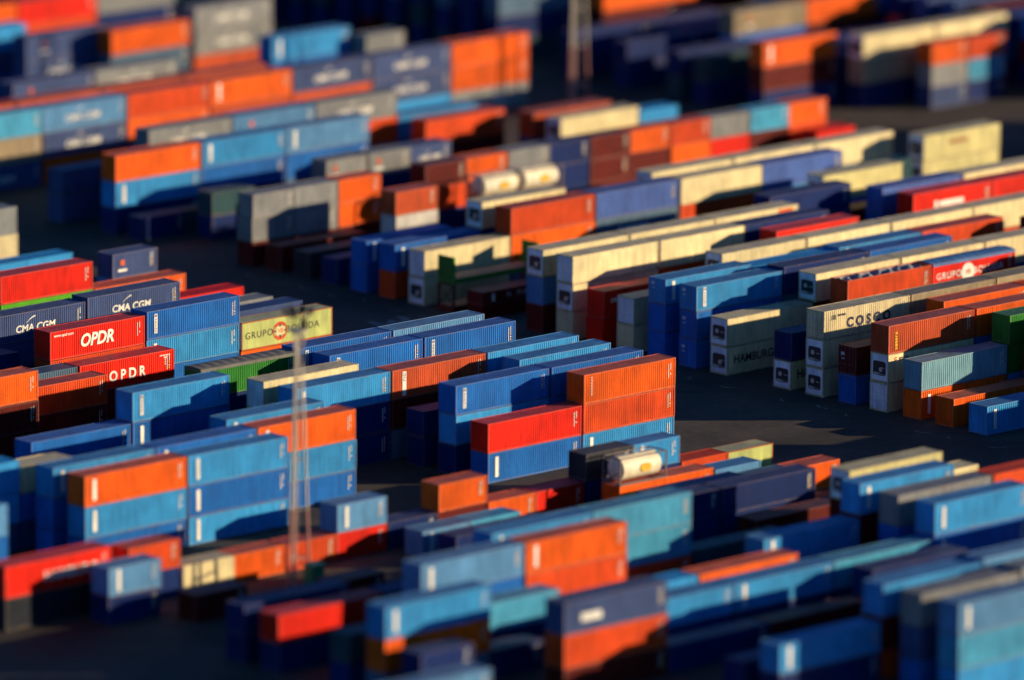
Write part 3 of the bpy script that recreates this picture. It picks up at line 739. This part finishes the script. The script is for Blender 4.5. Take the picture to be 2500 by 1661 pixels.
mast(-91.8, -4.23*RP, 23.7, 1.15, 'slender three-legged floodlight mast with lamp ring with its head before the pale yellow-green container')
ct = empty('equipment_cabinet', world(-90.6, -19.9), A); b = MB(); b.box(-.7, -.6, .1, .7, .6, 2.3); b.box(-.62, -.63, .2, -.03, -.6, 2.2); b.box(.03, -.63, .2, .62, -.6, 2.2)
link('cabinet_body', b.mesh('cabinet_body', 'paint'), ct, (.03, .22, .09)); link('cabinet_roof', MB().box(-.8, -.72, 2.3, .8, .72, 2.42).mesh('cabinet_roof', 'paint'), ct, (.10, .35, .16)); link('plinth', MB().box(-.75, -.65, 0, .75, .65, .1).mesh('plinth', 'steel'), ct)
tag(ct, 'green equipment cabinet on the ground beside the foot of the nearer mast', 'cabinet')
mast(90.0, 30.0*RP, 34.0, 1.35, 'blurred three-legged lattice mast on the far road, cut off by the top of the photo')

# ------------------------------------------------------------ labels
def place(i):
    p = world(i['u']+i['L']/2, i['w'], i['z']+i['H']/2); x, y = project(p); i['px'] = (x, y)
    hx_ = ['at the left edge', 'left of centre', 'at the centre', 'right of centre', 'at the right edge'][max(0, min(4, int(x/500)))]
    vy = ['top', 'upper part', 'upper middle', 'middle', 'lower middle', 'lower part', 'bottom'][max(0, min(6, int(y/237.3)))]
    return vy, hx_
def mkword(i):
    return {'w': 'with white strip', 'arkas': 'with lettered white strip', 'uc': 'with lettered white strip', 'cma': 'with white lettering', 'opdr': 'with big slanted white letters', 'opdr2': 'with spaced white letters',
            'boluda': 'with round emblem', 'boludaw': 'with white emblem', 'hamb': 'with large dark letters', 'wr': 'with white letters', 'cosco': 'with widely spaced dark letters', 'cronos': 'with upright yellow letters',
            'seaco': 'with small dark lettering', 'pini': 'with thin white letters', 'ital': 'with red door letters', 'dri': 'with small white letters', 'tri': 'with small upright letters', 'rd': 'with red scribble',
            'ww': 'with white lettering', 'wl': 'with white logo', 'cl': 'with small logo', 'op': 'with orange patch', 'br': 'with brown lettering'}.get(i['mk'], '')
def an(k): return ('an ' if CNAME[k][0] in 'aeiou' else 'a ')+CNAME[k]
def rel(i):
    a, b_ = i['above'], i['below']
    va = a is not None and a['vis'] > 70; vb = b_ is not None and b_['vis'] > 70
    if a is None and b_ is None: return 'standing alone on the ground'
    if va and vb: return 'between %s and %s ones' % (CNAME[b_['key']], CNAME[a['key']])
    if va: return 'under %s one' % an(a['key'])
    if vb: return 'on top of %s one' % an(b_['key'])
    if a is None: return 'topmost of its stack'
    return ''
def core(i):
    sz = 'short' if i['ln'] == 2 else 'long'
    kind = {'dry': 'container', 'tank': 'tank container', 'flat': 'flat rack', 'open-top': 'tarped container', 'reefer': 'container'}[i['typ']]
    if i['H'] < 2: kind = 'half-height container'
    return '%s %s %s' % (sz, CNAME[i['key']], kind)
def neigh(i):
    """nearest top-of-stack neighbour end to end or in the next row"""
    best = None
    for j in CONT:
        if j is i or j['key'] == i['key'] or abs(j['z']-i['z']) > 1.5 or j['vis'] < 70: continue
        if abs(j['w']-i['w']) < .8 and 0 < abs(j['u']+j['L']/2-i['u']-i['L']/2) < 14:
            s = 'left of' if j['u'] > i['u'] else 'right of'
            d = abs(j['u']-i['u'])
            if best is None or d < best[0]: best = (d, '%s %s one' % (s, an(j['key'])))
    if best is None:
        for j in CONT:
            if j is i or j['key'] == i['key'] or abs(j['z']-i['z']) > 1.5 or j['vis'] < 70: continue
            d = j['w']-i['w']
            if abs(j['u']-i['u']) < 6.5 and 2 < abs(d) < 10:
                s = 'in front of' if d > 0 else 'behind'
                if best is None or abs(d) < best[0]: best = (abs(d), '%s %s one' % (s, an(j['key'])))
    return best[1] if best else ''
def wc(s): return len(s.split())
def finish_labels():
    global CONT
    CONT = [i for i in CONT if 'root' in i]
    for i in CONT: i['pl'] = place(i); i['nb'] = neigh(i)
    def variants(i):
        c, m, r_, nb, (vy, hx_) = core(i), mkword(i), rel(i), i['nb'], i['pl']
        pl = 'in the %s %s' % (vy, hx_)
        yield ' '.join(x for x in (c, m, r_) if x)
        if nb: yield ' '.join(x for x in (c, m, (r_+',') if r_ else '', nb) if x)
        yield ' '.join(x for x in (c, m, (r_+',') if r_ else '', pl) if x)
        if nb: yield ' '.join(x for x in (c, nb+',', pl) if x)
    allv = {id(i): [v for v in variants(i) if 4 <= wc(v) <= 16] for i in CONT}
    truth = {}
    for i in CONT:
        for v in allv[id(i)]: truth[v] = truth.get(v, 0)+1
    rest = {}
    for i in CONT:
        ok = [v for v in allv[id(i)] if truth[v] == 1]
        if ok: i['label'] = ok[0]
        else:
            v = '%s in the %s %s' % (core(i), *i['pl']); rest.setdefault(v, []).append(i)
    ordn = ['first', 'second', 'third', 'fourth', 'fifth', 'sixth', 'seventh', 'eighth', 'ninth', 'tenth', 'eleventh', 'twelfth']
    for v, L_ in rest.items():
        every = sorted([j for j in CONT if '%s in the %s %s' % (core(j), *j['pl']) == v], key=lambda j: j['px'][0])
        for j in L_:
            k = every.index(j)
            j['label'] = ('%s from the left among %ss, %s %s' % (ordn[min(k, 11)], core(j), j['pl'][0], j['pl'][1])) if len(every) > 1 else v
    for i in CONT: tag(i['root'], i['label'], 'container', 'shipping containers stacked in the yard')
finish_labels()
print('containers', len(CONT), 'objects', len(bpy.data.objects))
